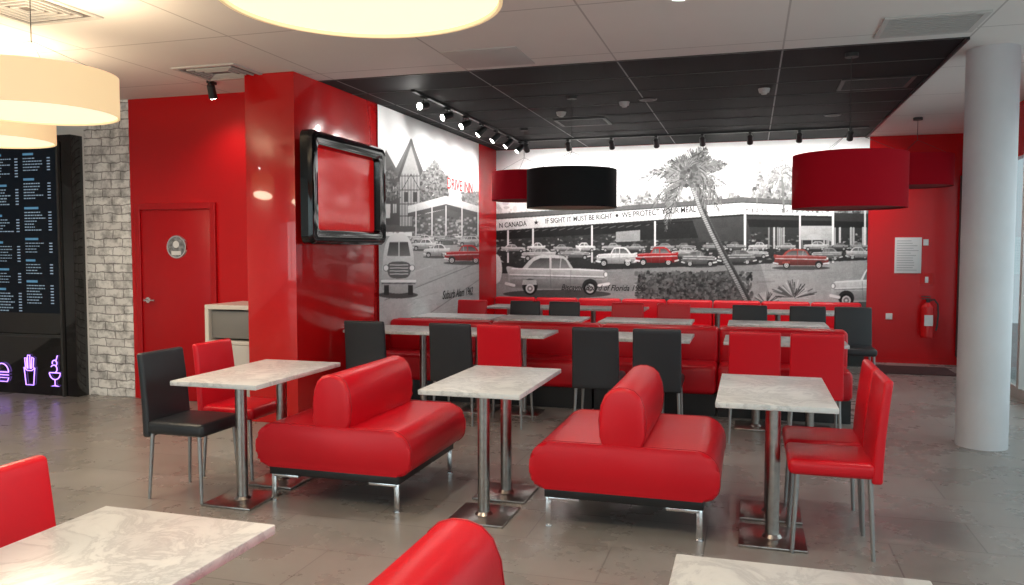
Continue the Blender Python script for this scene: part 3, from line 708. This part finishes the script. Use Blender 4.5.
# ------------------------------------------------------------------ drum lamps
def drum(loc, R, hh, shade, inner, zc, label, group, lit, power):
    r = root('pendant_lamp', label, 'lamp', (loc[0], loc[1], loc[2]), 0, group)
    bm = bmesh.new(); n = 64
    prof = [(R, 0), (R, hh), (R-.012, hh), (R-.012, 0)]
    rg = [[bm.verts.new((rr*math.cos(2*math.pi*i/n), rr*math.sin(2*math.pi*i/n), z)) for i in range(n)] for rr, z in prof]
    for k in range(4):
        a = rg[k]; b = rg[(k+1) % 4]
        for i in range(n):
            f = bm.faces.new((a[i], a[(i+1) % n], b[(i+1) % n], b[i])); f.material_index = 1 if k == 2 else 0
    part('lamp_shade', finish(bm, 'lamp_shade', [shade, inner]), r)
    bm = bmesh.new(); add_cyl(bm, (0, 0, .012), (0, 0, .018), R-.013, seg=64)
    part('diffuser', finish(bm, 'diffuser', M_diffuser if lit else inner), r, 'round diffuser')
    bm = bmesh.new()
    for i in range(3):
        a = 2*math.pi*i/3; add_cyl(bm, (0, 0, hh+.18), ((R-.01)*math.cos(a), (R-.01)*math.sin(a), hh-.005), .0015, seg=6)
    add_cyl(bm, (0, 0, hh+.17), (0, 0, zc-.02), .003, seg=8)
    part('cord', finish(bm, 'cord', M_dark), r, 'thin suspension cord')
    part('ceiling_rose', cyl_me('rose', M_white if lit else M_dark, (0, 0, zc-.03), (0, 0, zc), .05), r)
    if power:
        L = bpy.data.lights.new('lamp_light', 'AREA'); L.shape = 'DISK'; L.size = R*1.7; L.energy = power; L.color = (1, .82, .58)
        o = bpy.data.objects.new('lamp_light', L); COL.objects.link(o); o.parent = r; o.location = (0, 0, -.01)
        L = bpy.data.lights.new('lamp_uplight', 'AREA'); L.shape = 'DISK'; L.size = R*1.5; L.energy = power*.75; L.color = (1, .78, .52)
        o = bpy.data.objects.new('lamp_uplight', L); COL.objects.link(o); o.parent = r; o.location = (0, 0, hh-.02); o.rotation_euler = (math.pi, 0, 0)
LC = 'large lit cream fabric drum pendant lamp'
ZL = 2.285
drum((-1.19, 2.33, ZL), .447, .24, M_creamshade, M_creamshade, H-ZL, LC, 'cream drum lamps', True, 24)
drum((-3.93, 3.64, ZL-.01), .445, .23, M_creamshade, M_creamshade, H-ZL+.01, LC, 'cream drum lamps', True, 24)
drum((-5.30, 4.50, ZL), .445, .23, M_creamshade, M_creamshade, H-ZL, LC, 'cream drum lamps', True, 24)
drum((-1.69, 7.73, 1.91), .44, .37, M_blackshade, M_shadein, H-1.91, 'large black fabric drum pendant lamp', 'dark drum lamps', False, 0)
drum((.72, 6.68, 1.82), .415, .41, M_redshade, M_shadered, H-1.82, 'large dark red fabric drum pendant lamp', 'dark drum lamps', False, 0)
drum((1.80, 10.1, 2.22), .38, .35, M_redshade, M_shadered, H-2.22, 'dark red fabric drum pendant near pillar', 'dark drum lamps', False, 0)
drum((-2.70, 9.6, 2.11), .40, .35, M_redshade, M_shadered, H-2.11, 'dark red fabric drum pendant near mural', 'dark drum lamps', False, 0)

# ------------------------------------------------------------------ track lights
def spot_meshes():
    h = bmesh.new(); add_cyl(h, (0, 0, .05), (0, 0, -.065), .034, .038, seg=24); add_cyl(h, (0, 0, .05), (0, 0, .07), .034, .018, seg=24)
    head = finish(h, 'spot_head', M_black)
    lens = cyl_me('spot_lens', M_lamp, (0, 0, -.0655), (0, 0, -.068), .032, seg=24)
    s = bmesh.new(); add_cyl(s, (0, 0, 0), (0, 0, .06), .007, seg=10); add_box(s, -.018, .018, -.05, .05, .06, .085, bevel=.003)
    return head, lens, finish(s, 'spot_stem', M_black)
SH = spot_meshes()
def track_spot(x, y, ztop, target, power, group):
    r = root('track_spotlight', 'small black adjustable track spotlight', 'spotlight', (x, y, ztop-.085), 0, group)
    part('stem', SH[2], r)
    d = Vector(target)-Vector((x, y, ztop-.085)); q = Vector((0, 0, -1)).rotation_difference(d.normalized()).to_euler()
    h = part('head', SH[0], r, rot=q); part('lens', SH[1], h, 'glowing white lens')
    if power:
        L = bpy.data.lights.new('spot_light', 'SPOT'); L.energy = power; L.spot_size = math.radians(115); L.spot_blend = .9; L.shadow_soft_size = .04; L.color = (1, .97, .93)
        o = bpy.data.objects.new('spot_light', L); COL.objects.link(o); o.parent = h; o.location = (0, 0, -.09)
    return r
thing('lighting_track', box_me('track', M_black, -.018, .018, -1.95, 1.95, -.02, 0), 'black ceiling lighting track', 'track', (-3.05, 8.95, H), group='lighting tracks')
# the nearest three are swivelled towards the entrance and the glossy column
track_spot(-3.05, 7.26, H-.02, (-3.35, 6.2, 2.65), 10, 'side track spotlights')
track_spot(-3.05, 7.89, H-.02, (-3.70, 7.0, 2.50), 10, 'side track spotlights')
track_spot(-3.05, 8.45, H-.02, (-3.70, 7.65, 2.35), 24, 'side track spotlights')
for y in (9.0, 9.55, 10.1, 10.65): track_spot(-3.05, y, H-.02, (MX, y-.35, 2.2), 42, 'side track spotlights')
thing('lighting_track', box_me('track', M_black, -2.2, 2.2, -.018, .018, -.02, 0), 'black ceiling lighting track', 'track', (-.85, 10.6, H), group='lighting tracks')
for i in range(8): track_spot(-2.95+i*.585, 10.6, H-.02, (-2.95+i*.585, YB, 2.1), 62, 'rear track spotlights')
track_spot(-4.62, 6.15, H, (-4.75, 6.75, 1.6), 18, 'side track spotlights')

def downlight(x, y, power=0, mat=M_white, lens=True):
    bm = bmesh.new(); add_cyl(bm, (0, 0, -.012), (0, 0, 0), .085, .093, seg=32)
    r = root('downlight', 'small round recessed ceiling downlight of a mostly added set', 'light', (x, y, H), 0, 'ceiling downlights')
    part('trim_ring', finish(bm, 'ring', mat), r)
    part('lens', cyl_me('lens', M_lamp if lens else M_ventdark, (0, 0, -.0125), (0, 0, -.015), .055), r, 'round lens')
    if power:
        L = bpy.data.lights.new('downlight_light', 'SPOT'); L.energy = power; L.spot_size = math.radians(120); L.spot_blend = .8; L.shadow_soft_size = .06; L.color = (1, .93, .84)
        o = bpy.data.objects.new('downlight_light', L); COL.objects.link(o); o.parent = r; o.location = (0, 0, -.03)
for x, y, p in ((-.42, 4.88, 65), (-2.4, 4.6, 65), (-4.3, 2.6, 40), (1.2, 3.6, 45), (-.4, 1.6, 40), (-2.3, 1.2, 40), (-6.4, 3.6, 60), (2.05, 8.6, 70)):  # all but the first are unseen lamps added to light the room
    downlight(x, y, p)
for x, y, p in ((-1.0, 8.1, 45), (.85, 9.6, 35)): downlight(x, y, p, M_black, False)  # dark lenses, but each holds an added spot to brighten the rear area

# ------------------------------------------------------------------ ceiling vents
def vent(x, y, w, l, nslat, label, dark=False, concentric=False):
    bm = bmesh.new(); f = .035
    add_box(bm, -w/2, w/2, -l/2, -l/2+f, -.012, 0); add_box(bm, -w/2, w/2, l/2-f, l/2, -.012, 0)
    add_box(bm, -w/2, -w/2+f, -l/2+f, l/2-f, -.012, 0); add_box(bm, w/2-f, w/2, -l/2+f, l/2-f, -.012, 0)
    add_box(bm, -w/2+f, w/2-f, -l/2+f, l/2-f, -.002, 0, midx=1)
    if concentric:
        for k in range(1, 5):
            a = w/2-f-k*.05; b = l/2-f-k*.05; g = .012
            if b < .02: break
            add_box(bm, -a, a, -b, -b+g, -.014, 0); add_box(bm, -a, a, b-g, b, -.014, 0); add_box(bm, -a, -a+g, -b+g, b-g, -.014, 0); add_box(bm, a-g, a, -b+g, b-g, -.014, 0)
    else:
        for i in range(nslat):
            yy = -l/2+f+(l-2*f)*(i+.5)/nslat; add_box(bm, -w/2+f, w/2-f, yy-.006, yy+.006, -.012, -.002)
    thing('ceiling_vent', finish(bm, 'vent', [M_dark if dark else M_ventgrey, M_ventdark], False), label, 'vent', (x, y, H), group='ceiling vents')
vent(-4.32, 3.98, .6, .6, 0, 'square grey ceiling air diffuser', concentric=True)
vent(-4.30, 5.85, .6, .5, 0, 'square grey ceiling air diffuser', concentric=True)
vent(1.12, 5.98, .62, .5, 9, 'rectangular grey slatted ceiling vent')
vent(1.05, 7.9, .6, .5, 9, 'dark slatted ceiling vent', dark=True)
vent(-1.9, 9.3, .6, .5, 9, 'dark slatted ceiling vent', dark=True)
thing('ceiling_panel', box_me('panel', M_ventgrey, -.3, .3, -.28, .28, -.006, 0, bevel=.002), 'plain grey square ceiling access panel', 'panel', (-1.98, 6.02, H))
for x, y in ((-1.25, 8.2), (-2.0, 8.6), (.1, 7.9)):
    bm = bmesh.new(); add_cyl(bm, (0, 0, -.035), (0, 0, 0), .045, .055, seg=28); add_cyl(bm, (0, 0, -.05), (0, 0, -.035), .025, .03, seg=20)
    thing('smoke_detector', finish(bm, 'smoke', M_ventgrey), 'small round pale smoke detector', 'smoke detector', (x, y, H), group='smoke detectors')

# ------------------------------------------------------------------ waste cabinet
w = root('waste_cabinet', 'cream and grey waste cabinet with push flap', 'cabinet', (-4.44, 6.36, 0))
bm = bmesh.new(); hw = .25
add_box(bm, -hw, -hw+.04, -.28, .28, 0, .97, .003); add_box(bm, hw-.04, hw, -.28, .28, 0, .97, .003); add_box(bm, -hw, hw, -.28, .28, .97, 1.01, .004); add_box(bm, -hw+.04, hw-.04, .25, .28, 0, .97); add_box(bm, -hw+.04, hw-.04, -.275, .25, .66, .69); add_box(bm, -hw+.04, hw-.04, -.24, .25, 0, .06)
part('body', finish(bm, 'cab_body', M_cream, False), w)
part('door', box_me('cab_door', M_palelam, -hw+.043, hw-.043, -.28, -.262, .07, .655, bevel=.003), w, 'pale grey laminate door')
part('flap', box_me('cab_flap', M_greylam, -hw+.043, hw-.043, -.24, -.225, .71, .955, bevel=.003), w, 'dark grey push flap')

# ------------------------------------------------------------------ right red wall things
n = root('wall_notice', 'white printed notice sheet on red wall', 'notice', (1.99, YB, 1.43))
part('sheet', box_me('sheet', M_paper, -.16, .16, -.012, 0, -.235, .235, bevel=.002), n)
bm = bmesh.new()
for i in range(13):
    add_box(bm, -.135, -.135+random.uniform(.16, .26), -.0135, -.012, .19-i*.032-.004, .19-i*.032+.004)
part('printing', finish(bm, 'lines', M_inklight, False), n, 'rows of fine grey print')
n = root('wall_notice', 'small white notice beside larger sheet', 'notice', (2.2, YB, 1.6))
part('sheet', box_me('sheet', M_paper, -.03, .03, -.01, 0, -.04, .04), n)
e = root('fire_extinguisher', 'red fire extinguisher hung on red wall', 'fire extinguisher', (2.22, 11.48, .36))
bm = bmesh.new(); add_cyl(bm, (0, 0, .02), (0, 0, .40), .078, seg=32); add_cyl(bm, (0, 0, .40), (0, 0, .46), .078, .03, seg=32); add_cyl(bm, (0, 0, 0), (0, 0, .02), .07, .078, seg=32)
part('cylinder', finish(bm, 'ext', M_extred), e)
bm = bmesh.new(); add_cyl(bm, (0, 0, .46), (0, 0, .50), .022, seg=16); add_box(bm, -.07, .04, -.012, .012, .50, .515); add_box(bm, -.08, .03, -.012, .012, .53, .542)
part('valve', finish(bm, 'valve', M_dark), e, 'black valve and handle')
part('hose', tube_me('hose', M_dark, [[(0.02, 0, .48), (.07, -.02, .50), (.11, -.04, .44), (.115, -.05, .30), (.10, -.06, .14), (.09, -.06, .10)]], .011), e, 'black rubber hose')
part('label_sticker', box_me('lab', M_paper, -.05, .05, -.0805, -.070, .16, .30), e, 'white label')
part('bracket', box_me('br', M_dark, -.03, .03, .06, .12, .30, .34), e)
s = root('safety_sign', 'red square fire extinguisher sign with white symbol', 'sign', (2.22, YB, 1.12))
part('plate', box_me('plate', M_redink, -.075, .075, -.006, 0, -.075, .075), s)
part('symbol', box_me('sym', M_paper, -.02, .02, -.008, -.006, -.05, .03, bevel=.0005), s, 'white symbol')
thing('door_mat', box_me('mat', M_mat, -.45, .45, -.35, .35, 0, .012, bevel=.003), 'dark red brown entrance floor mat', 'mat', (1.95, 10.9, 0))
thing('light_switch', box_me('sw', M_paper, -.04, .04, -.012, 0, -.04, .04, bevel=.003), 'small white wall switch', 'switch', (1.78, YB, .62))

# ------------------------------------------------------------------ daylight
wd = bpy.data.worlds.new('World'); scene.world = wd; wd.use_nodes = True
wd.node_tree.nodes['Background'].inputs[0].default_value = (.78, .88, 1, 1); wd.node_tree.nodes['Background'].inputs[1].default_value = .9
def area(name, loc, rot, sx, sy, e, col):
    L = bpy.data.lights.new(name, 'AREA'); L.shape = 'RECTANGLE'; L.size = sx; L.size_y = sy; L.energy = e; L.color = col
    o = bpy.data.objects.new(name, L); COL.objects.link(o); o.location = loc; o.rotation_euler = rot
area('daylight_side', (XR+.5, 3.2, 1.5), (0, math.pi/2, 0), 2.4, 11, 160, (.88, .94, 1))
area('daylight_front', (-2.5, YF-.5, 1.5), (math.pi/2, 0, 0), 9, 2.5, 230, (.92, .95, 1))

# ------------------------------------------------------------------ camera
cam = bpy.data.cameras.new('camera'); cam.sensor_width = 36; cam.lens = 800/1024*36; cam.clip_start = .05
co = bpy.data.objects.new('camera', cam); COL.objects.link(co); co.location = (0, 0, 1.5)
co.rotation_euler = (math.pi/2-CR[1], 0, CR[0])
scene.camera = co
